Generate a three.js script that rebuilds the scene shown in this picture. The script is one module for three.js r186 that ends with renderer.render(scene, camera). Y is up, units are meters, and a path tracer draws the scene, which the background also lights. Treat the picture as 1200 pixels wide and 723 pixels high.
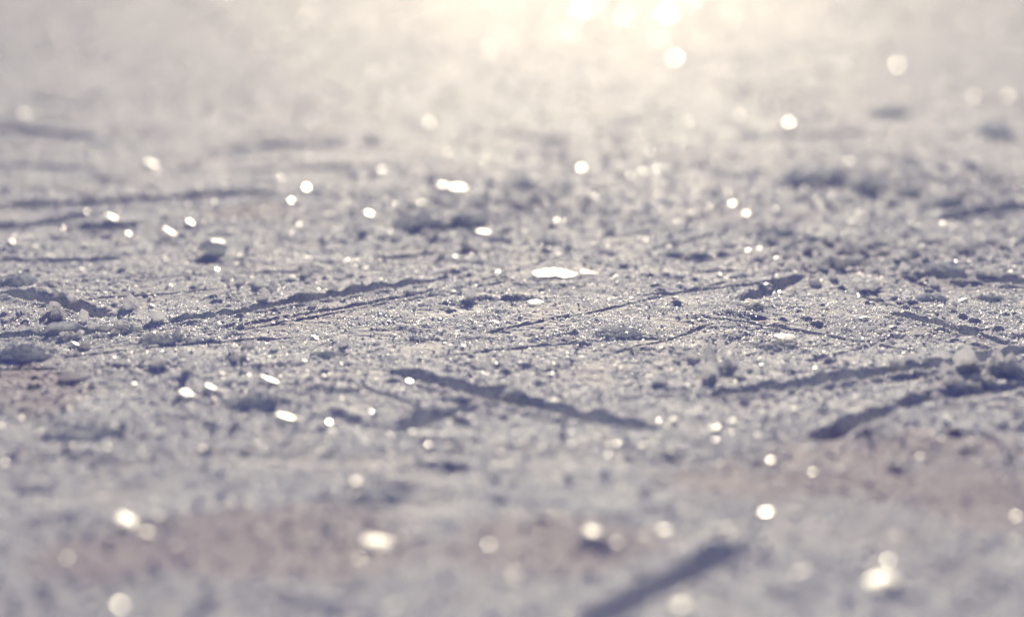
import * as THREE from 'three';
import { mergeVertices } from 'three/addons/utils/BufferGeometryUtils.js';

// ---------- camera, sky, sun, exposure ----------
const scene = new THREE.Scene();
const camera = new THREE.PerspectiveCamera(18.66, 1024 / 616, 0.02, 500);
camera.position.set(0, 0.2557, 0);
camera.rotation.set(-13.09 * Math.PI / 180, 0, 0);
camera.focus = 1.095;                       // metres to the sharp zone
camera.userData.fStop = 3.05;

const SUN_UP = 16 * Math.PI / 180, SUN_SIDE = 2.2 * Math.PI / 180;
const sunDir = new THREE.Vector3(Math.sin(SUN_SIDE) * Math.cos(SUN_UP), Math.sin(SUN_UP), -Math.cos(SUN_SIDE) * Math.cos(SUN_UP));
const sun = new THREE.DirectionalLight(new THREE.Color().setRGB(1.0, 0.875, 0.62), 5);
sun.position.copy(sunDir).multiplyScalar(30);
sun.target.position.set(0, 0, -1.5);
sun.position.add(sun.target.position);
sun.castShadow = true;
sun.shadow.mapSize.set(4096, 4096);
Object.assign(sun.shadow.camera, { left: -2, right: 2, top: 2, bottom: -2, near: 1, far: 80 });
scene.add(sun, sun.target);

const SKY_W = 512, SKY_H = 256, skyData = new Float32Array(SKY_W * SKY_H * 4);
for (let j = 0; j < SKY_H; j++) for (let i = 0; i < SKY_W; i++) {
  const el = ((j + 0.5) / SKY_H - 0.5) * Math.PI, az = ((i + 0.5) / SKY_W - 0.5) * 2 * Math.PI;
  const d = new THREE.Vector3(Math.cos(el) * Math.cos(az), Math.sin(el), Math.cos(el) * Math.sin(az));
  const c = Math.max(-1, Math.min(1, d.dot(sunDir))), a = Math.acos(c);
  const up = Math.max(0, d.y), low = Math.pow(1 - up, 4);
  const glow = 0.25 * Math.exp(-a / 0.14) + 0.12 * Math.exp(-a / 0.5);
  const k = (j * SKY_W + i) * 4;
  skyData[k] = 0.041 + 0.032 * low + glow * 1.0;
  skyData[k + 1] = 0.053 + 0.038 * low + glow * 0.84;
  skyData[k + 2] = 0.172 + 0.048 * low + glow * 0.66;
  skyData[k + 3] = 1;
}
const skyTex = new THREE.DataTexture(skyData, SKY_W, SKY_H, THREE.RGBAFormat, THREE.FloatType);
skyTex.mapping = THREE.EquirectangularReflectionMapping;
skyTex.magFilter = skyTex.minFilter = THREE.LinearFilter;
skyTex.needsUpdate = true;
scene.background = skyTex;
scene.environment = skyTex;

const renderer = new THREE.WebGLRenderer({ antialias: true });
renderer.setSize(1024, 616);
renderer.toneMapping = THREE.LinearToneMapping;
renderer.toneMappingExposure = 1.15;
renderer.shadowMap.enabled = true;

// ---------- helpers ----------
function rng(seed) { let a = seed >>> 0; return () => { a = (a + 0x6D2B79F5) | 0; let t = Math.imul(a ^ (a >>> 15), 1 | a); t = (t + Math.imul(t ^ (t >>> 7), 61 | t)) ^ t; return ((t ^ (t >>> 14)) >>> 0) / 4294967296; }; }
const PERM = new Uint8Array(512), GX = new Float32Array(256), GY = new Float32Array(256);
{ const r = rng(11), p = [...Array(256).keys()];
  for (let i = 255; i > 0; i--) { const j = Math.floor(r() * (i + 1)); [p[i], p[j]] = [p[j], p[i]]; }
  for (let i = 0; i < 512; i++) PERM[i] = p[i & 255];
  for (let i = 0; i < 256; i++) { const a = r() * Math.PI * 2; GX[i] = Math.cos(a); GY[i] = Math.sin(a); } }
function noise(x, y) {                       // gradient noise, about -0.7 to 0.7
  const fx = Math.floor(x), fy = Math.floor(y), u = x - fx, v = y - fy, X = fx & 255, Y = fy & 255;
  const a = PERM[PERM[X] + Y], b = PERM[PERM[(X + 1) & 255] + Y], c = PERM[PERM[X] + ((Y + 1) & 255)], d = PERM[PERM[(X + 1) & 255] + ((Y + 1) & 255)];
  const s = u * u * u * (u * (u * 6 - 15) + 10), t = v * v * v * (v * (v * 6 - 15) + 10);
  const n0 = GX[a] * u + GY[a] * v, n1 = GX[b] * (u - 1) + GY[b] * v, n2 = GX[c] * u + GY[c] * (v - 1), n3 = GX[d] * (u - 1) + GY[d] * (v - 1);
  return n0 + s * (n1 - n0) + t * ((n2 + s * (n3 - n2)) - (n0 + s * (n1 - n0)));
}
const smooth = (a, b, x) => { const t = Math.max(0, Math.min(1, (x - a) / (b - a))); return t * t * (3 - 2 * t); };
const taken = new Map();
function numbered(name) { const n = taken.get(name) ?? 0; taken.set(name, n + 1); return n ? name + '_' + String(n).padStart(3, '0') : name; }
function add(mesh, name, data) { mesh.name = numbered(name); Object.assign(mesh.userData, data); mesh.castShadow = mesh.receiveShadow = true; scene.add(mesh); return mesh; }

// ---------- the scraped ice: height at x (metres right) and f (metres forward of the camera) ----------
const grooves = [   // half width w, depth d and rim r in mm; line in cm (right, forward)
  { w: 5.6, d: 8, r: 2.4, p: [[-7.0, 96.11], [-5.34, 94.55], [-1.72, 91.26], [1.67, 88.47], [4.09, 86.41], [7.55, 83.76]] },
  { w: 6.2, d: 8, r: 1.8, p: [[-5.52, 84.44], [-3.9, 86.7], [-1.85, 88.93]] },
  { w: 4.5, d: 3, r: 1, p: [[-1.07, 90.94], [0.22, 92.55]] },
  { w: 5.2, d: 7.5, r: 2.8, p: [[9.12, 89.85], [12.97, 91.74], [16.71, 93.38], [20.61, 95.24], [23.62, 96.64], [29.48, 99.75]] },
  { w: 5, d: 7, r: 1.8, p: [[13.73, 82.69], [16.16, 85.28], [18.98, 88.47]] },
  { w: 6, d: 2, r: 1.2, p: [[18.6, 88.02], [21.31, 90.31], [26.82, 92.55]] },
  { w: 5, d: 5, r: 2.4, p: [[-29.52, 102.46], [-26.06, 103.05], [-22.0, 104.47]] },
  { w: 4, d: 3, r: 2.2, p: [[-20.27, 105.72], [-18.07, 107.43], [-15.35, 109.64]] },
  { w: 4.8, d: 5.8, r: 2.4, p: [[-16.5, 108.75], [-12.55, 112.17], [-8.61, 115.56], [-4.4, 118.36]] },
  { w: 2.6, d: 1.2, r: 0.8, p: [[-17.57, 104.27], [-13.55, 107.43], [-9.32, 111.01], [-3.78, 116.06]] },
  { w: 3, d: 1.8, r: 0.6, p: [[9.5, 128.21], [12.79, 131.63], [16.87, 136.25]] },
  { w: 6.5, d: 6, r: 1.6, p: [[-32.82, 114.57], [-28.07, 111.47], [-23.5, 107.0]] },
  { w: 4.8, d: 6.5, r: 1.4, p: [[22.14, 108.75], [24.36, 106.36], [26.49, 102.85]] },
  { w: 4, d: 1.5, r: 0.8, p: [[26.2, 103.25], [28.68, 99.37]] },
  { w: 6, d: 3.2, r: 1.0, p: [[13.9, 111.24], [16.34, 115.06], [19.19, 119.68]] },
  { w: 6.5, d: 8, r: 3.4, p: [[25.58, 119.68], [28.62, 118.36], [34.1, 116.31]] },
  { w: 2.6, d: 2, r: 0.6, p: [[11.19, 120.48], [17.95, 120.75], [22.95, 120.48], [25.37, 118.62], [27.05, 113.84]] },
  { w: 9, d: 7, r: 2, p: [[-41.29, 145.7], [-33.83, 146.88], [-28.79, 148.87], [-24.18, 150.09], [-17.9, 152.6]] },
  { w: 8, d: 6.5, r: 2, p: [[-38.72, 136.25], [-34.58, 138.68], [-31.91, 142.66]] },
  { w: 9, d: 6, r: 2, p: [[-31.68, 134.9], [-29.66, 136.59], [-27.46, 137.63]] },
  { w: 6, d: 6.5, r: 1.5, p: [[2.04, 59.94], [4.98, 64.39], [7.09, 66.81], [9.52, 69.49]] },
  { w: 12, d: 4, r: 2, p: [[-53.82, 191.7], [-46.03, 186.57], [-40.39, 184.1]] },
  { w: 9, d: 6, r: 3, p: [[32.17, 139.39], [41.4, 146.09]] },
  { w: 9, d: 3, r: 1.5, p: [[-29.43, 173.74], [-22.15, 179.35], [-14.68, 178.2]] },
  { w: 5, d: 3, r: 1.2, p: [[-35.48, 124.37], [-30.51, 124.09], [-26.08, 124.95]] },
  { w: 4, d: 2, r: 0.8, p: [[-9.23, 124.37], [-7.0, 125.82], [-4.71, 127.0]] },
  { w: 1.2, d: 0.7, r: 0.5, p: [[-22.35, 101.47], [-14.75, 105.09], [-6.8, 112.17], [0.0, 117.59]] },
  { w: 1.6, d: 1.0, r: 0.5, p: [[-1.94, 103.46], [5.09, 108.97], [14.22, 117.59]] },
  { w: 2.0, d: 1.2999999999999998, r: 0.5, p: [[11.06, 107.65], [17.44, 103.46], [23.03, 98.08]] },
  { w: 1.2, d: 1.5999999999999999, r: 0.5, p: [[21.21, 113.84], [24.33, 108.52], [27.58, 101.47]] },
  { w: 1.6, d: 0.7, r: 0.5, p: [[-24.87, 98.08], [-17.12, 101.47], [-11.56, 102.85]] },
  { w: 2.0, d: 1.0, r: 0.5, p: [[-4.61, 98.08], [2.37, 101.09], [9.62, 102.65]] },
  { w: 1.2, d: 1.2999999999999998, r: 0.5, p: [[4.61, 98.08], [8.59, 101.86], [11.93, 106.36]] },
  { w: 1.6, d: 1.5999999999999999, r: 0.5, p: [[-27.35, 117.59], [-18.91, 119.68], [-10.1, 120.75]] },
  { w: 2.0, d: 0.7, r: 0.5, p: [[14.94, 96.29], [19.22, 99.94], [22.28, 103.46]] },
  { w: 1.2, d: 1.0, r: 0.5, p: [[-2.19, 117.59], [3.5, 125.82], [8.51, 131.31]] },
  { w: 1.6, d: 1.2999999999999998, r: 0.5, p: [[-29.51, 108.97], [-25.1, 112.17], [-18.22, 115.06]] },
  { w: 2.0, d: 1.5999999999999999, r: 0.5, p: [[-9.79, 94.55], [-5.52, 90.0], [-1.6, 84.58]] },
  { w: 1.2, d: 0.7, r: 0.5, p: [[11.05, 98.08], [19.02, 101.47], [29.01, 105.09]] }
].map((g) => { const p = g.p.map(([a, b]) => [a / 100, b / 100]); let L = 0; const s = p.slice(1).map((q, i) => { const l = Math.hypot(q[0] - p[i][0], q[1] - p[i][1]); const r = { a: p[i], b: q, l, at: L }; L += l; return r; });
  const w = g.w / 1000, pad = w * 4 + 0.01;
  return { w, d: g.d / 1000, r: g.r / 1000, s, L, x0: Math.min(...p.map((q) => q[0])) - pad, x1: Math.max(...p.map((q) => q[0])) + pad, f0: Math.min(...p.map((q) => q[1])) - pad, f1: Math.max(...p.map((q) => q[1])) + pad }; });
{ // older, shallow scratches that cross the ice everywhere
  const r = rng(77);
  for (let i = 0; i < 70; i++) {
    const f = 0.5 + 5 * Math.pow(r(), 1.5), x = (r() * 2 - 1) * (0.25 + 0.42 * f), a = (r() < 0.6 ? 0.25 : -0.55) + (r() - 0.5) * 0.9, l = 0.03 + 0.10 * r(), bend = (r() - 0.5) * 0.25 * l;
    if (f < 0.86 || (Math.abs(x) < 0.22 && f < 1.02)) continue;
    const p = [-1, -0.33, 0.33, 1].map((t) => [x + Math.cos(a) * l * t - Math.sin(a) * bend * t * t, f + Math.sin(a) * l * t + Math.cos(a) * bend * t * t]);
    let L = 0; const s = p.slice(1).map((q, k) => { const d = Math.hypot(q[0] - p[k][0], q[1] - p[k][1]); const o = { a: p[k], b: q, l: d, at: L }; L += d; return o; });
    const w = (1.5 + 2 * r() + 2 * (f > 1.6 ? 1 : 0)) / 1000, pad = w * 4 + 0.01;
    grooves.push({ w, d: (0.7 + 1.3 * r()) / 1000 * (f > 1.6 ? 2 : 1), r: 0.0005 + 0.0006 * r(), s, L, x0: Math.min(...p.map((q) => q[0])) - pad, x1: Math.max(...p.map((q) => q[0])) + pad, f0: Math.min(...p.map((q) => q[1])) - pad, f1: Math.max(...p.map((q) => q[1])) + pad });
  }
}
const barePatches = [[-8.64, 69.11, 5.64, 4.22], [17.38, 79.37, 6.05, 5.21], [-24.42, 92.55, 3.05, 4.81], [-14.68, 67.71, 3.91, 2.85], [19.92, 75.84, 4.34, 4.15], [1.33, 69.11, 3.98, 2.96], [11.09, 77.57, 4.81, 2.67], [-19.69, 142.29, 3.94, 3.03]];   // cm right, cm forward, half width, half depth
function snowCover(x, f) {                  // 0 bare ice .. 1 loose snow
  let p = 0;
  for (const [a, b, w, d] of barePatches) { const e = Math.hypot((x * 100 - a) / w, (f * 100 - b) / d); if (e < 1.6) p = Math.max(p, 1.6 - e); }
  const n = noise(x / 0.07 + 3.1, f / 0.09 + 8.7) + 0.6 * noise(x / 0.03, f / 0.03 + 4) + 0.6 * noise(x / 0.012 + 9, f / 0.012) + 0.5 * noise(x / 0.005, f / 0.005 + 2);
  return Math.min(1 - 0.85 * smooth(0.25, 0.75, p + 0.55 * n - 0.1), 0.75 + 0.25 * smooth(-0.45, 0.1, n));
}
function height(x, f, cover = snowCover(x, f)) {
  const n1 = noise(x / 0.0075 + 5, f / 0.0075), n2 = noise(x / 0.0031, f / 0.0031 + 7);
  let h = 0.0022 * noise(x / 0.15, f / 0.2) + 0.0012 * noise(x / 0.05 + 2, f / 0.05);
  const lump = noise(x / 0.026 + 1.7, f / 0.026) + 0.55 * noise(x / 0.0125, f / 0.0125 + 3);
  const calm = 0.4 + 0.85 * smooth(-0.25, 0.3, noise(x / 0.045 + 13, f / 0.06 + 61) + 0.4 * noise(x / 0.015, f / 0.015 + 21));
  const patch = smooth(-0.1, 0.45, noise(x / 0.09 + 20, f / 0.12 + 31));
  h += cover * (0.0050 * patch * Math.max(0, lump - 0.05) + calm * (0.00075 * n1 + 0.0006 * noise(x / 0.0048 + 33, f / 0.0048) + 0.0003 * n2)) + (1 - cover) * (0.00025 * n1 + 0.00012 * n2);
  h += (0.25 + 0.75 * cover) * 0.0035 * Math.pow(Math.max(0, noise(x / 0.02 + 60, f / 0.02 + 12) - 0.12), 1.2) * smooth(0.05, 0.4, noise(x / 0.2 + 7, f / 0.2 + 2) + 0.15);
  { // crumbs of crushed snow, half sunk
    const C = 0.0085, ci = Math.floor(x / C), cj = Math.floor(f / C); let m = 0;
    for (let a = -1; a <= 1; a++) for (let b = -1; b <= 1; b++) {
      const k = PERM[PERM[(ci + a) & 255] + ((cj + b) & 255)], k2 = PERM[k + 37], k3 = PERM[k2 + 91];
      const px = (ci + a + k / 256) * C, pf = (cj + b + k2 / 256) * C;
      const many = noise(px / 0.07 + 3, pf / 0.07 + 17) + 0.5 * noise(px / 0.025, pf / 0.025 + 6);
      if (k3 / 256 > 0.03 + 0.8 * many) continue;
      const R = 0.0013 + 0.0034 * Math.pow(PERM[k3 + 5] / 256, 2.2), d = Math.hypot(x - px, (f - pf) * 1.15) + 0.0011 * n1;
      if (d < R) { const e = 1 - (d / R) * (d / R); m = Math.max(m, 0.5 * R * e * (1 + 0.9 * n2)); };
    }
    h += m;
  }
  for (const g of grooves) {
    if (x < g.x0 || x > g.x1 || f < g.f0 || f > g.f1) continue;
    let best = 1e9, at = 0, side = 1;
    for (const s of g.s) {
      const ux = s.b[0] - s.a[0], uf = s.b[1] - s.a[1], vx = x - s.a[0], vf = f - s.a[1];
      const t = Math.max(0, Math.min(1, (ux * vx + uf * vf) / (s.l * s.l)));
      const d = Math.hypot(vx - t * ux, vf - t * uf);
      if (d < best) { best = d; at = s.at + t * s.l; side = ux * vf - uf * vx > 0 ? 1 : -1; }
    }
    if (best > g.w * 4) continue;
    const fray = 0.20 * g.w * (noise(x / 0.02 + 40, f / 0.02) + 0.8 * n1 + 0.8 * n2);
    const end = smooth(0, Math.min(7 * g.w, 0.16 * g.L), Math.min(at, g.L - at) + 0.004 * n1), e = (best + fray) / (g.w * (0.35 + 0.65 * end));
    const live = 0.78 + 0.75 * noise(at / 0.03 + g.L * 99, 3.3) + 0.3 * noise(at / 0.008 + g.L * 9, 8.3);
    const cut = Math.exp(-Math.pow(Math.abs(e), 5)) * 1.5 * g.d * end * Math.max(0.1, Math.min(1.15, live)) * (1 + 0.35 * noise(x / 0.009 + 4, f / 0.009 + 70) + 0.35 * n1);
    const bank = side > 0 ? 1 : 0.45;       // the blade throws most of its snow to the far side
    const rim = Math.exp(-Math.pow((e - 1.6) / 0.6, 2)) * g.r * end * bank * Math.max(0, 0.75 + 1.6 * noise(x / 0.014 + 9, f / 0.014) + 0.7 * n1);
    h += rim - cut;
  }
  return h;
}

// ---------- textures: fine grain of the snow ----------
function grainTexture(seed, cells, sharp) {  // tileable bump of packed grains
  const S = 1024, data = new Uint8Array(S * S * 4), r = rng(seed), px = new Float32Array(cells * cells), py = new Float32Array(cells * cells), ph = new Float32Array(cells * cells);
  for (let i = 0; i < px.length; i++) { px[i] = r(); py[i] = r(); ph[i] = 0.35 + 0.65 * r(); }
  for (let j = 0; j < S; j++) for (let i = 0; i < S; i++) {
    const u = i / S * cells, v = j / S * cells, cu = Math.floor(u), cv = Math.floor(v); let m = 0;
    for (let b = -1; b <= 1; b++) for (let a = -1; a <= 1; a++) {
      const k = ((cv + b + cells) % cells) * cells + (cu + a + cells) % cells;
      const d = Math.hypot(cu + a + px[k] - u, cv + b + py[k] - v);
      m = Math.max(m, ph[k] * (1 - Math.pow(Math.min(1, d * 1.05), sharp)));
    }
    const o = (j * S + i) * 4, q = Math.round(255 * Math.max(0, Math.min(1, m)));
    data[o] = data[o + 1] = data[o + 2] = q; data[o + 3] = 255;
  }
  const t = new THREE.DataTexture(data, S, S);
  t.wrapS = t.wrapT = THREE.RepeatWrapping; t.magFilter = t.minFilter = THREE.LinearFilter; t.needsUpdate = true;
  return t;
}
const grainBump = grainTexture(5, 170, 1.6);
grainBump.repeat.set(5, 5);                  // uv in metres: a tile is 20 cm, a grain 1.2 mm

const snowGround = new THREE.MeshPhysicalMaterial({ vertexColors: true, roughness: 0.755, ior: 1.31, specularIntensity: 0.45, transmission: 0.28, thickness: 0, bumpMap: grainBump, bumpScale: 0.0003 });
const snowLump = new THREE.MeshPhysicalMaterial({ color: new THREE.Color().setRGB(0.84, 0.87, 0.91), roughness: 0.78, ior: 1.31, specularIntensity: 0.35, transmission: 0.65, thickness: 0, bumpMap: grainBump, bumpScale: 0.0003 });
const paleLump = new THREE.MeshPhysicalMaterial({ color: new THREE.Color().setRGB(0.88, 0.9, 0.92), roughness: 0.75, ior: 1.31, transmission: 0.75, thickness: 0, bumpMap: grainBump, bumpScale: 0.0003 });
const grainMat = new THREE.MeshPhysicalMaterial({ color: 0xffffff, roughness: 0.4, ior: 1.31, transmission: 0.85, thickness: 0 });
const crumbMat = new THREE.MeshPhysicalMaterial({ color: new THREE.Color().setRGB(0.86, 0.87, 0.9), roughness: 0.8, ior: 1.31, transmission: 0.7, thickness: 0 });
const crystalMat = new THREE.MeshPhysicalMaterial({ color: new THREE.Color().setRGB(0.85, 0.86, 0.88), roughness: 0.26, ior: 1.31, specularIntensity: 1 });
const dullCrystalMat = crystalMat.clone(); dullCrystalMat.roughness = 0.46;
const chipMat = new THREE.MeshPhysicalMaterial({ color: new THREE.Color().setRGB(0.82, 0.84, 0.87), roughness: 0.46, ior: 1.31, transmission: 0.45, thickness: 0 });
const clearMat = new THREE.MeshPhysicalMaterial({ color: new THREE.Color().setRGB(0.8, 0.82, 0.86), roughness: 0.3, ior: 1.31 });
const blockMat = new THREE.MeshPhysicalMaterial({ color: new THREE.Color().setRGB(0.78, 0.81, 0.85), roughness: 0.5, ior: 1.31, transmission: 0.5, thickness: 0 });

// ---------- ground sheet: close grid where the snow is near, widening to the horizon ----------
{
  const fs = []; let f = 0.5;
  while (f < 5.2) { fs.push(f); f += f < 0.84 ? 0.0024 : f < 1.5 ? 0.00115 : Math.min(0.0019 * Math.pow(f / 1.3, 2), 0.02); }
  while (f < 300) { fs.push(f); f += 0.02 * Math.pow(f / 5.2, 1.5) + 0.01 * (f - 5.2); }
  const back = []; let b = 0.5, st = 0.004; while (b > -200) { b -= st; st *= 1.25; back.push(b); }
  const rows = [...back.reverse(), ...fs];
  const N = 400, ss = []; for (let i = 0; i <= N; i++) ss.push(i / N);
  let s = 1, ds = 1 / N; while (s < 900) { ds *= 1.22; s += ds; ss.push(s); }
  const cols = [...ss.slice(1).map((q) => -q).reverse(), ...ss];
  const W = cols.length, R = rows.length, pos = new Float32Array(W * R * 3), uv = new Float32Array(W * R * 2), col = new Float32Array(W * R * 3);
  for (let j = 0; j < R; j++) for (let i = 0; i < W; i++) {
    const q = rows[j], x = cols[i] * (0.08 + 0.28 * Math.max(0.3, Math.min(q, 12))), k = j * W + i;
    const cover = snowCover(x, q);
    pos[k * 3] = x; pos[k * 3 + 1] = Math.abs(x) < 3 && q > 0.2 && q < 9 ? height(x, q, cover) : 0.002 * noise(x / 0.3, q / 0.3); pos[k * 3 + 2] = -q;
    uv[k * 2] = x; uv[k * 2 + 1] = q;
    // bare ice is a little darker and browner than the snow that covers it
    const fleck = 0.04 * noise(x / 0.004, q / 0.004), t = cover;
    col[k * 3] = 0.58 + 0.26 * t + fleck; col[k * 3 + 1] = 0.515 + 0.355 * t + fleck; col[k * 3 + 2] = 0.605 + 0.305 * t + fleck;
  }
  const idx = new Uint32Array((W - 1) * (R - 1) * 6); let n = 0;
  for (let j = 0; j < R - 1; j++) for (let i = 0; i < W - 1; i++) { const a = j * W + i, c = a + W; idx[n++] = a; idx[n++] = a + 1; idx[n++] = c; idx[n++] = a + 1; idx[n++] = c + 1; idx[n++] = c; }
  const geo = new THREE.BufferGeometry();
  geo.setAttribute('position', new THREE.BufferAttribute(pos, 3)); geo.setAttribute('uv', new THREE.BufferAttribute(uv, 2)); geo.setAttribute('color', new THREE.BufferAttribute(col, 3));
  geo.setIndex(new THREE.BufferAttribute(idx, 1)); geo.computeVertexNormals();
  add(new THREE.Mesh(geo, snowGround), 'ice_ground', { kind: 'structure', label: 'scraped ice under thin snow, cut by skate grooves' });
  // unseen solid ice below the loose snow, placed to send light back up
  const bed = new THREE.PlaneGeometry(600, 600); bed.rotateX(-Math.PI / 2);
  const under = new THREE.Mesh(bed, new THREE.MeshPhysicalMaterial({ color: new THREE.Color().setRGB(0.82, 0.85, 0.9), roughness: 0.6, ior: 1.31 })); under.position.y = -0.018;
  add(under, 'unseen_ice_bed', { kind: 'structure', label: 'unseen solid ice under the snow, sending light back up' });
  console.log('ground', W, R, idx.length / 3);
}

// ---------- snow clumps: each a crumbled heap that thins out to nothing at its foot ----------
const clumps = [   // cm right, cm forward, cm wide, cm high, label
  [-6.78, 137.12, 4.02, 1.51, "rounded snow clump, left one of the blurred pair above the picture's centre"],
  [-3.22, 137.54, 3.15, 1.39, "rounded snow clump, right one of the blurred pair above the picture's centre"],
  [1.21, 155.03, 2.41, 1.21, "small dark snow lump standing alone above the pair of rounded clumps"],
  [-0.85, 131.3, 2.06, 0.6, "low dark snow lump just below the pair of rounded clumps"],
  [2.64, 130.28, 1.8, 0.66, "low snow lump to the right below the pair of rounded clumps"],
  [6.06, 103.43, 2.6, 0.77, "crumbly snow lump below the little dark pit right of the centre"],
  [10.59, 95.14, 1.96, 0.8, "snow lump just above the left end of the long groove on the right"],
  [14.82, 101.05, 2.44, 0.61, "flat snow lump between the pale flat flake and the long groove on the right"],
  [20.88, 122.5, 2.15, 1.7, "tall pale snow clump, the highest of the rubble on the right"],
  [22.93, 123.93, 1.38, 0.92, "small snow lump touching the right of the tall pale clump"],
  [28.38, 121.36, 2.02, 1.01, "snow clump above the dark edge at the right, with a shaded face"],
  [26.71, 122.84, 1.48, 0.68, "small snow crumb between the tall pale clump and the right edge"],
  [25.94, 112.73, 1.88, 0.73, "jagged snow lump below the dark edge at the right"],
  [29.29, 112.7, 1.78, 0.68, "snow lump below the dark edge close to the picture's right side"],
  [-26.44, 99.31, 2.86, 1.11, "large shaded snow clump on the left edge of the picture, sharp"],
  [-31.85, 117.54, 2.39, 1.2, "shaded snow heap on the left edge above the short slanting groove"],
  [-19.72, 102.3, 2.09, 0.95, "pale snow lump in front of the long broken groove on the left"],
  [-26.01, 103.97, 2.42, 0.77, "wide snow lump on the long groove near the left edge"],
  [-22.06, 104.74, 1.56, 0.63, "small snow lump between the wide lump and the pale lump on the left groove"],
  [-12.62, 89.37, 3.01, 0.67, "long low snow lump with a dark front behind the lower left flakes"],
  [-20.3, 84.69, 3.57, 0.71, "large soft blurred snow mound low on the left"],
  [24.59, 157.9, 3.17, 1.95, "blurred snow lump, leftmost of the far rubble on the right"],
  [26.98, 158.59, 2.47, 1.74, "blurred snow lump, second from the left in the far rubble on the right"],
  [29.64, 154.34, 2.97, 1.55, "blurred broad snow lump in the middle of the far rubble on the right"],
  [32.36, 151.59, 2.22, 1.11, "small blurred snow lump in the right half of the far rubble"],
  [34.29, 146.28, 3.22, 1.21, "dark blurred snow lump, rightmost of the far rubble"],
  [23.56, 184.71, 2.02, 1.09, "little dark far lump left above the rubble on the right"],
  [40.75, 202.81, 4.77, 2.02, "far very blurred snow heap near the top right"],
  [48.24, 187.44, 2.9, 3.07, "far very blurred tall snow heap at the top right edge"],
  [19.27, 134.42, 2.84, 0.8, "blurred snow lump above the sharp zone, left of the two right of the centre"],
  [21.09, 131.97, 2.19, 0.91, "blurred snow lump above the sharp zone, right of the two right of the centre"],
  [15.35, 87.71, 1.4, 0.37, "brownish shaded snow lump between the two right-hand grooves"],
  [23.07, 91.8, 1.81, 0.6, "snow lump below the long groove close to the right edge"],
  [26.07, 95.24, 2.31, 0.8, "dark fronted snow lump at the right edge on the long groove"],
  [-10.19, 99.1, 1.57, 0.51, "small snow lump left of the start of the central groove"],
  [-5.37, 102.63, 1.25, 0.43, "tiny sharp snow lump above the start of the central groove"],
  [11.38, 126.34, 1.75, 0.52, "low blurred crumb above the sharp zone right of the bright shard"],
  [14.64, 118.79, 1.43, 0.44, "tiny snow lump left of the thin level scratch on the right"],
  [-20.06, 124.55, 3.44, 0.52, "low crumbly snow bank under the grey ice block on the left"],
  [0.0, 90.74, 1.45, 0.43, "small snow crumb at the crossing of the two central grooves"],
  [-5.68, 74.93, 2.48, 0.5, "soft blurred lump low in the foreground left of the centre"]
];

const heaps = clumps.map(([cx, cf, w, h, label], n) => { const r = rng(900 + n); return { x: cx / 100, f: cf / 100, R: w / 200 * 1.25, H: h / 100 * 0.55 * (cf > 170 ? 0.7 : 1), long: 0.6 + 0.3 * r(), turn: (r() - 0.5) * 0.9, o: r() * 90, label }; });
function heapAt(q, x, f) {                  // height of heap q above the ice, negative outside
  const dx = x - q.x, df = f - q.f, c = Math.cos(q.turn), s = Math.sin(q.turn), a = (dx * c + df * s) / q.R, b = (-dx * s + df * c) / (q.R * q.long);
  const an = Math.atan2(b, a), wob = 1 + 0.28 * noise(Math.cos(an) * 1.4 + q.o, Math.sin(an) * 1.4) + 0.14 * noise(Math.cos(an) * 3.5 + q.o, Math.sin(an) * 3.5 + 9);
  const e = Math.hypot(a, b) / wob, lump = noise(a * 1.6 + q.o, b * 1.6) + 0.55 * noise(a * 3.4, b * 3.4 + q.o);
  const crumb = noise(x / 0.004 + q.o, f / 0.004) + 0.6 * noise(x / 0.0018, f / 0.0018 + q.o);
  return q.H * ((1 - Math.pow(Math.min(e, 1.4), 2.2)) * (0.85 + 0.75 * lump)) + 0.0009 * crumb - 0.0004;
}
function surface(x, f, cover) {
  let h = 0; for (const q of heaps) if (Math.abs(x - q.x) < q.R * 1.4 && Math.abs(f - q.f) < q.R * 1.4) h = Math.max(h, heapAt(q, x, f));
  return height(x, f, cover) + h;
}
heaps.forEach((q) => {
  const K = q.f > 1.7 ? 40 : 84, pos = [], uv = [], idx = [], id = new Map();
  const at = (i, j) => { const k = i * 1000 + j; if (!id.has(k)) { const x = q.x + (i / K * 2 - 1) * q.R * 1.3, f = q.f + (j / K * 2 - 1) * q.R * 1.3; id.set(k, pos.length / 3); pos.push(x - q.x, height(x, f) + heapAt(q, x, f), q.f - f); uv.push(x, f); } return id.get(k); };
  for (let i = 0; i < K; i++) for (let j = 0; j < K; j++) {
    const x = q.x + ((i + 0.5) / K * 2 - 1) * q.R * 1.3, f = q.f + ((j + 0.5) / K * 2 - 1) * q.R * 1.3;
    if (heapAt(q, x, f) < -0.0012) continue;   // the sheet dips under the ice at its rim
    const a = at(i, j), b = at(i + 1, j), c = at(i, j + 1), d = at(i + 1, j + 1); idx.push(a, b, c, b, d, c);
  }
  const g = new THREE.BufferGeometry();
  g.setAttribute('position', new THREE.Float32BufferAttribute(pos, 3)); g.setAttribute('uv', new THREE.Float32BufferAttribute(uv, 2)); g.setIndex(idx); g.computeVertexNormals();
  const m = new THREE.Mesh(g, /pale/.test(q.label) ? paleLump : snowLump); m.position.set(q.x, 0, -q.f);
  add(m, 'snow_clump', { label: q.label, category: 'snow clump', group: 'snow clumps on the ice' });
});

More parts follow.
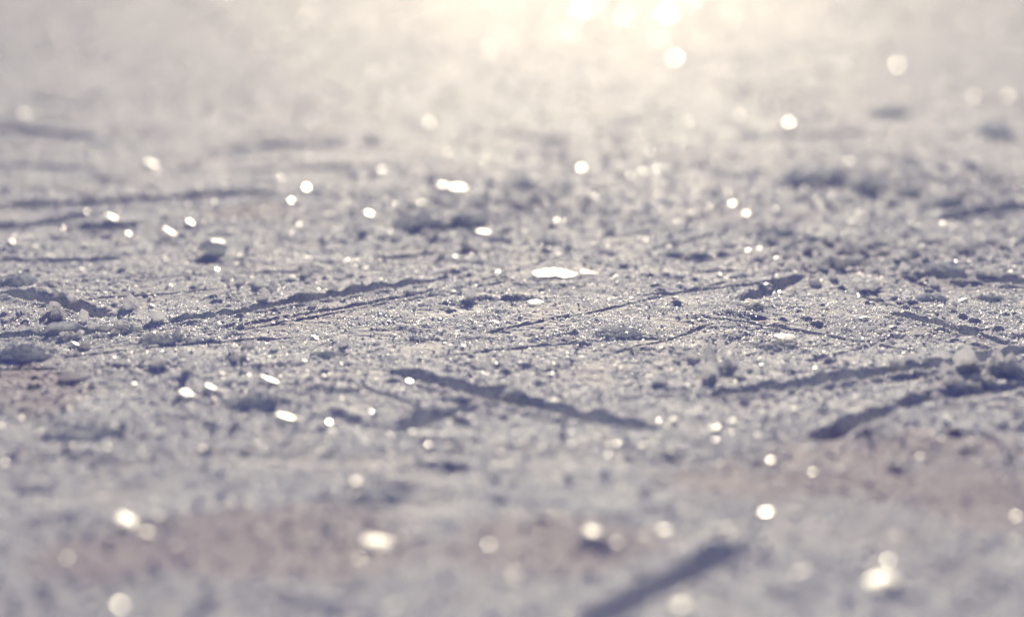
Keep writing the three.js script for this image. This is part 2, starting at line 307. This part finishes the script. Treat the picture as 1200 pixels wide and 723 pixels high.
// ---------- loose snow grains and ice crystals: nobody could count them ----------
function rough(detail, seed, amount, flat) {
  let g = new THREE.IcosahedronGeometry(1, detail); g.deleteAttribute('normal'); g.deleteAttribute('uv'); g = mergeVertices(g, 1e-4);
  const r = rng(seed), p = g.attributes.position;
  for (let i = 0; i < p.count; i++) { const k = 1 + amount * (r() * 2 - 1); p.setXYZ(i, p.getX(i) * k, p.getY(i) * k * flat, p.getZ(i) * k); }
  g = g.toNonIndexed(); g.computeVertexNormals(); return g;
}
{
  const r = rng(301), VAR = 4, lists = Array.from({ length: VAR }, () => []), M = new THREE.Matrix4(), Q = new THREE.Quaternion(), E = new THREE.Euler(), P = new THREE.Vector3(), S = new THREE.Vector3();
  let tries = 0; const WANT = 460000; let got = 0;
  while (got < WANT && tries++ < 3e6) {
    const u = r(), f = u < 0.72 ? 0.78 + 0.72 * r() : u < 0.86 ? 0.5 + 0.3 * r() : 1.5 + 1.4 * Math.pow(r(), 1.4), x = (r() * 2 - 1) * (0.05 + 0.32 * f);
    const c = snowCover(x, f); if (r() > 0.4 + 0.6 * c) continue;
    const clus = noise(x / 0.03 + 70, f / 0.03) + 0.6 * noise(x / 0.009, f / 0.009 + 50); if (r() > 0.4 + 1.2 * clus) continue;
    let size = 0.0003 + 0.0005 * Math.pow(r(), 2.5) + (r() < 0.012 ? 0.0011 * r() : 0); if (f > 1.5) size *= 1.7;
    P.set(x, surface(x, f, c) + size * (0.15 + 0.5 * r()), -f); Q.setFromEuler(E.set(r() * 6.3, r() * 6.3, r() * 6.3)); S.set(size * (0.75 + 0.5 * r()), size * (0.6 + 0.4 * r()), size * (0.75 + 0.5 * r()));
    lists[got++ % VAR].push(M.compose(P, Q, S).clone());
  }
  lists.forEach((l, v) => {
    const im = new THREE.InstancedMesh(rough(0, 40 + v, 0.22, 1), grainMat, l.length), c = new THREE.Color();
    l.forEach((m, i) => { im.setMatrixAt(i, m); const k = 0.92 + 0.05 * r(); im.setColorAt(i, c.setRGB(k, k * 1.01, k * 1.03)); });
    add(im, 'snow_grains', { kind: 'stuff', label: 'loose white snow grains strewn over the scraped ice', category: 'snow' });
  });
  // coarser crumbs of crushed snow
  const crumbs = [], rubble = [[31.65, 156.51, 10.79, 17.23, 800], [-2.66, 144.17, 9.97, 16.91, 650], [26.25, 125.82, 9.91, 9.41, 750], [-25.76, 105.93, 5.94, 6.71, 130], [-16.41, 117.59, 10.94, 8.23, 90], [23.14, 94.55, 4.45, 3.53, 150], [11.32, 96.29, 3.62, 3.65, 60], [-18.42, 98.08, 6.92, 4.77, 70], [7.5, 163.47, 18.75, 28.23, 500]];   // bands of rubble: cm right, cm forward, half width, half depth, how many
  for (let i = 0; i < 60000 && crumbs.length < 4500; i++) {
    const f = 0.5 + 2.6 * Math.pow(r(), 1.5), x = (r() * 2 - 1) * (0.05 + 0.32 * f);
    const many = noise(x / 0.05 + 3, f / 0.05 + 44) + 0.6 * noise(x / 0.014, f / 0.014 + 6); if (r() > 0.05 + 1.1 * many) continue;
    const size = 0.0007 + 0.0013 * Math.pow(r(), 3);
    P.set(x, surface(x, f) + size * (0.1 + 0.4 * r()), -f); Q.setFromEuler(E.set(r() * 6.3, r() * 6.3, r() * 6.3)); S.set(size * (0.8 + 0.6 * r()), size * (0.6 + 0.4 * r()), size * (0.8 + 0.4 * r()));
    crumbs.push(M.compose(P, Q, S).clone());
  }
  for (const [a, b, w, d, n] of rubble) for (let i = 0; i < n; i++) {
    const g1 = r() + r() + r() - 1.5, g2 = r() + r() + r() - 1.5, x = (a + w * g1) / 100, f = (b + d * g2) / 100;
    if (noise(x / 0.03 + 8, f / 0.05) + 0.5 * noise(x / 0.012, f / 0.02) < -0.12) continue;
    const size = 0.0009 + 0.0042 * Math.pow(r(), 3);
    P.set(x, surface(x, f) + size * (0.1 + 0.4 * r()), -f); Q.setFromEuler(E.set(r() * 6.3, r() * 6.3, r() * 6.3)); S.set(size * (0.8 + 0.7 * r()), size * (0.5 + 0.4 * r()), size * (0.8 + 0.4 * r()));
    crumbs.push(M.compose(P, Q, S).clone());
  }
  for (const v of [0, 1, 2]) {
  const part = crumbs.filter((m, i) => i % 3 === v), ic = new THREE.InstancedMesh(rough(v === 2 ? 0 : 1, 71 + v, 0.36, 0.85), crumbMat, part.length); part.forEach((m, i) => ic.setMatrixAt(i, m));
  add(ic, 'snow_crumbs', { kind: 'stuff', label: 'coarse crumbs of crushed snow scattered on the ice', category: 'snow' });
  }
  // thin plates of ice that flash in the sun
  const plate = new THREE.CylinderGeometry(1, 0.9, 0.35, 6).toNonIndexed(); plate.computeVertexNormals();
  const cs = [];
  for (let i = 0; i < 36000; i++) {
    const u = r(), f = u < 0.6 ? 0.8 + 0.75 * r() : u < 0.68 ? 0.5 + 0.32 * r() : 1.5 + 3.2 * Math.pow(r(), 1.3), x = (r() * 2 - 1) * (0.05 + 0.32 * f);
    const blur = Math.abs(1 / f - 1 / 1.08);
    const size = (0.0003 + 0.0007 * Math.pow(r(), 4)) * (1 + 1.9 * Math.min(1, blur * 1.3)) * Math.max(1, Math.sqrt(f));
    const tilt = 0.36 * Math.sqrt(-2 * Math.log(1 - r() * 0.999)), az = r() * 6.2832;
    P.set(x, surface(x, f) + size * 0.6, -f); Q.setFromUnitVectors(new THREE.Vector3(0, 1, 0), new THREE.Vector3(Math.sin(tilt) * Math.cos(az), Math.cos(tilt), Math.sin(tilt) * Math.sin(az)));
    S.set(size * (0.7 + 0.6 * r()), size, size * (0.7 + 0.6 * r())); cs.push(M.compose(P, Q, S).clone());
  }
  for (const v of [0, 1]) {
  const part = cs.filter((m, i) => (i % 3 === 0) === (v === 0)), im = new THREE.InstancedMesh(plate, v ? dullCrystalMat : crystalMat, part.length); part.forEach((m, i) => im.setMatrixAt(i, m));
  add(im, 'ice_crystals', { kind: 'stuff', label: 'tiny glittering plates of ice scattered over the snow', category: 'ice' });
  }
}

// ---------- ice block and ice chips ----------
{
  const [cx, cf, w, h] = [-20.51, 126.41, 1.76, 1.11];
  const r = rng(31), x0 = cx / 100, f0 = cf / 100;
  let g = new THREE.IcosahedronGeometry(1, 3); g.deleteAttribute('normal'); g.deleteAttribute('uv'); g = mergeVertices(g, 1e-4);
  const p = g.attributes.position;
  for (let i = 0; i < p.count; i++) {
    let a = p.getX(i), b = p.getY(i), c = p.getZ(i);
    const q = Math.pow(Math.pow(Math.abs(a), 4) + Math.pow(Math.abs(b), 4) + Math.pow(Math.abs(c), 4), 0.25);   // squarish
    const k = (1 / q) * (1 + 0.10 * noise(a * 2 + 4, b * 2 + c) + 0.02 * (r() - 0.5));
    a *= k; b *= k; c *= k;
    if (a < -0.5) { b *= 0.62; a *= 0.95; }
    p.setXYZ(i, a * w / 200, b * h / 200, c * w / 260);
  }
  g.rotateZ(-0.22); g.rotateY(0.4); g = g.toNonIndexed(); g.computeVertexNormals();
  const m = new THREE.Mesh(g, blockMat); m.position.set(x0, surface(x0, f0) + h / 200 * 0.85, -f0);
  add(m, 'ice_block', { label: 'grey ice block the size of a pebble standing on the snow, upper left', category: 'ice block' });
}
const chips = [   // cm right, cm forward, cm long, depth factor, lean to the right, lean to the near side, mm thick, label
  [2.77, 119.01, 3.34, 0.8, 0.032, 0.07, 1.5, "long brilliant ice shard, the brightest, in the middle of the sharp zone"],
  [4.99, 119.27, 1.45, 0.8, 0.117, 0.129, 1.5, "dimmer ice flake at the right tip of the long brilliant shard"],
  [1.45, 111.29, 1.36, 0.8, -0.035, 0.092, 1, "thin ice flake just below the long brilliant shard"],
  [14.46, 109.91, 1.55, 1.0, -0.043, 0.213, 1.2, "flat pale ice flake lying by itself right of the centre"],
  [15.27, 101.85, 1.64, 0.9, 0.0, 0.091, 1.1, "broad thin pale flake resting on a snow lump right of the centre"],
  [-16.37, 90.39, 1.38, 1.0, 0.369, -0.013, 2, "brilliant flat ice flake, left of the bright pair at lower left"],
  [-15.24, 91.34, 1.13, 1.0, 0.437, -0.061, 2, "flat ice flake, right of the bright pair at lower left"],
  [-12.41, 93.14, 1.59, 1.0, 0.371, -0.207, 1.5, "dull pale ice flake right above the bright pair at lower left"],
  [-10.84, 86.46, 1.65, 0.8, 0.297, -0.189, 1.5, "pale streak of ice in front of the long low lump at lower left"],
  [3.16, 70.01, 1.02, 1.3, -0.006, -0.019, 2, "brilliant blurred ice flake in the foreground right of the middle"],
  [-6.69, 76.27, 0.88, 1.1, 0.185, -0.03, 2, "brilliant blurred ice flake in the foreground left of the middle"],
  [-15.53, 71.21, 1.24, 1.1, 0.378, 0.022, 2, "long blurred bright ice flake low on the left"],
  [13.68, 64.98, 1.58, 1.1, -0.188, 0.033, 2, "wide pale blurred ice flake in the lower right corner"],
  [6.04, 62.35, 0.91, 1.2, -0.039, -0.027, 2, "bright blurred ice flake cut by the bottom edge beside the dark groove"],
  [-5.32, 69.24, 1.88, 0.7, 0.198, 0.062, 1.5, "long pale blurred ice streak at the bottom left of the middle"],
  [-24.51, 132.53, 1.85, 0.8, 0.639, -0.072, 1.5, "pale slanting ice flake left above the grey ice block"],
  [-23.77, 136.9, 1.27, 0.8, 0.541, -0.15, 1.5, "small pale ice flake directly above the grey ice block"],
  [-30.02, 139.01, 1.68, 0.9, 0.607, -0.177, 1.5, "pale blurred ice flake between the dark streaks on the left"],
  [-35.33, 130.28, 1.09, 0.9, 0.691, -0.192, 1.5, "pale blurred ice flake by the left edge under the dark streaks"],
  [-32.39, 166.63, 1.85, 0.6, 0.543, 0.057, 2, "big round bright glint, right one of the two on the upper left"],
  [-38.64, 170.77, 0.95, 0.8, 0.588, 0.06, 2, "round bright glint, left one of the two on the upper left"],
  [-4.93, 153.1, 3.69, 0.6, 0.107, 0.007, 2, "broad blurred bright streak of ice above the pair of snow clumps"],
  [-2.16, 133.51, 1.62, 0.8, 0.108, -0.006, 2, "bright ice piece just below between the pair of snow clumps"],
  [-10.87, 141.18, 1.31, 0.8, 0.28, 0.004, 2, "bright ice piece left of the pair of snow clumps"],
  [-7.18, 145.73, 0.74, 1, 0.203, 0.04, 1.5, "round glint on top of the left of the pair of snow clumps"],
  [-5.96, 173.46, 0.72, 1, 0.183, 0.076, 1.5, "round glint above the broad blurred streak of ice"],
  [10.13, 159.82, 0.81, 1, -0.073, 0.047, 1.5, "leftmost glint of the slanting row of three above the centre"],
  [11.46, 162.19, 0.82, 1, -0.08, 0.05, 1.5, "middle glint of the slanting row of three above the centre"],
  [12.91, 164.63, 0.76, 1, -0.112, 0.057, 1.5, "rightmost glint of the slanting row of three above the centre"],
  [3.39, 138.65, 0.71, 1, 0.036, 0.065, 1.5, "bright oval glint a little above the long brilliant shard"],
  [1.79, 149.74, 0.62, 1, 0.022, 0.062, 1.5, "round glint between the dark lone lump and the long shard"],
  [-11.56, 281.08, 0.77, 1, 0.213, 0.094, 1.5, "bright lone disc of light nearest the top of the picture"],
  [45.76, 217.79, 0.7, 1, -0.429, 0.03, 1.5, "bright lone disc of light at the upper right"],
  [32.31, 164.63, 0.53, 1, -0.348, 0.009, 1.5, "small bright round glint over the far rubble on the right"],
  [25.91, 150.57, 0.56, 1, -0.312, 0.021, 1.5, "bright round glint between the two leftmost lumps of the far rubble"],
  [28.59, 192.19, 1.15, 1, -0.279, 0.083, 1.5, "soft bright glint left above the far rubble on the right"],
  [27.27, 245.52, 0.67, 1, -0.163, 0.055, 1.5, "faint disc of light between the two lone bright discs"],
  [-8.65, 193.53, 0.98, 1, 0.153, 0.05, 1.5, "soft bright glint upper left of the slanting row of three"],
  [6.17, 164.13, 1.21, 0.8, 0.051, 0.015, 1.5, "soft double glint just left of the slanting row of three"],
  [-29.47, 330.28, 0.9, 1, 0.386, 0.05, 1.5, "faint disc of light at the top left of the middle"],
  [-25.97, 176.24, 1.06, 1, 0.382, 0.042, 1.5, "soft glint right of the big round pair on the upper left"],
  [-18.41, 68.1, 0.46, 1.2, 0.443, -0.077, 2, "bright blurred disc of light low by the left edge"],
  [-8.08, 69.53, 0.3, 1.2, 0.214, -0.06, 2, "bright round glint in the brownish patch at lower left"],
  [-4.33, 69.33, 0.37, 1.2, 0.122, -0.024, 2, "round glint at the right end of the long pale foreground streak"],
  [-9.4, 68.57, 0.27, 1.2, 0.292, -0.006, 2, "faint round glint left of the one in the brownish patch"],
  [-7.22, 64.39, 0.31, 1.2, 0.207, -0.023, 2, "round glint near the bottom edge left of the middle"],
  [-2.68, 63.64, 0.31, 1.2, 0.131, -0.084, 2, "round glint near the bottom edge just left of the middle"],
  [1.87, 72.13, 0.35, 1.2, 0.054, -0.021, 2, "round glint above left of the brilliant foreground flake"],
  [-17.57, 73.18, 0.25, 1.2, 0.465, -0.057, 2, "small round glint above left of the long blurred flake low on the left"],
  [-14.38, 84.33, 0.36, 1, 0.334, -0.047, 1.5, "small bright glint below the bright pair of flakes at lower left"],
  [-21.89, 87.04, 0.29, 1, 0.487, -0.016, 1.5, "small glint above the soft mound low on the left"],
  [9.52, 84.47, 1.05, 0.9, -0.193, -0.031, 1.5, "bright oval ice piece below the left end of the long right-hand groove"],
  [10.93, 84.89, 0.49, 0.9, -0.186, -0.012, 1.5, "bright small ice piece right of the oval one below the long groove"],
  [6.19, 80.36, 0.35, 1, -0.077, 0.004, 1.5, "bright glint under the right end of the central groove"],
  [16.15, 74.47, 0.32, 1.1, -0.241, -0.058, 1.5, "round glint in the pinkish ice at lower right"],
  [21.11, 76.73, 0.3, 1.1, -0.359, -0.04, 1.5, "round glint near the right edge at lower right"],
  [-24.25, 100.68, 0.86, 0.8, 0.483, -0.014, 1.5, "small bright flake in front of the wide lump on the left groove"],
  [-21.73, 110.14, 0.67, 0.9, 0.474, 0.059, 1.5, "small pale ice crumb standing above the left groove"],
  [-11.15, 102.65, 0.77, 0.8, 0.239, -0.03, 1.2, "small sparkling flake at the left of the start of the central groove"],
  [27.61, 111.76, 0.95, 0.8, -0.412, 0.043, 1.5, "pale ice bit between the two lumps below the dark edge at the right"],
  [20.56, 106.8, 0.91, 0.8, -0.345, 0.059, 1.2, "thin pale flake left of the short slanting dark groove on the right"]
];
chips.forEach(([cx, cf, w, deep, leanX, leanZ, thick, label], n) => {
  const r = rng(500 + n), x0 = cx / 100, f0 = cf / 100, L = w / 200 * (w < 1.2 ? 0.75 : 0.9), t = thick / 1000, K = w > 1.2 ? 15 : 9;
  // a broken plate: ragged outline, slightly uneven upper face, thin sloping edge
  const pos = [0, t * (1 + 0.1 * r()), 0], idx = [], o = r() * 90, ragged = w > 1.2 ? 0.5 : 0.3;
  for (let ring = 0; ring < 3; ring++) for (let k = 0; k < K; k++) {
    const a = (k + 0.35 * Math.sin(k * 12.9 + o)) / K * 6.2832, q = L * (0.82 + ragged * (noise(Math.cos(a) * 1.1 + o, Math.sin(a) * 1.1) + 0.6 * noise(Math.cos(a) * 4 + o, Math.sin(a) * 4))) * [0.55, 0.96, 1][ring];
    pos.push(Math.cos(a) * q, [t * (1 + 0.10 * (r() - 0.5)), t * (0.9 + 0.14 * (r() - 0.5)), -t * 0.5][ring], Math.sin(a) * q * deep);
  }
  for (let k = 0; k < K; k++) { const a = 1 + k, b = 1 + (k + 1) % K; idx.push(0, b, a, a, b, a + K, b, b + K, a + K, a + K, b + K, a + 2 * K, b + K, b + 2 * K, a + 2 * K); if (k > 1) idx.push(1 + 2 * K, 2 * K + k, 1 + 2 * K + k); }
  let g = new THREE.BufferGeometry(); g.setAttribute('position', new THREE.Float32BufferAttribute(pos, 3)); g.setIndex(idx); g = g.toNonIndexed(); g.computeVertexNormals();
  const m = new THREE.Mesh(g, f0 > 1.35 && w < 1.6 ? clearMat : chipMat);
  const up = new THREE.Vector3(leanX, 1, leanZ).normalize();
  m.quaternion.setFromUnitVectors(new THREE.Vector3(0, 1, 0), up);
  let top = -1; for (let k = 0; k < 9; k++) top = Math.max(top, surface(x0 + (k % 3 - 1) * L * 0.7, f0 + (Math.floor(k / 3) - 1) * L * deep * 0.7));
  m.position.set(x0, top - 0.0002 + (f0 > 1.8 ? 0.003 : 0), -f0);
  add(m, w > 1 ? 'ice_flake' : 'ice_chip', { label, category: w > 1 ? 'ice flake' : 'ice chip', group: 'chips of ice on the snow' });
});

renderer.render(scene, camera);
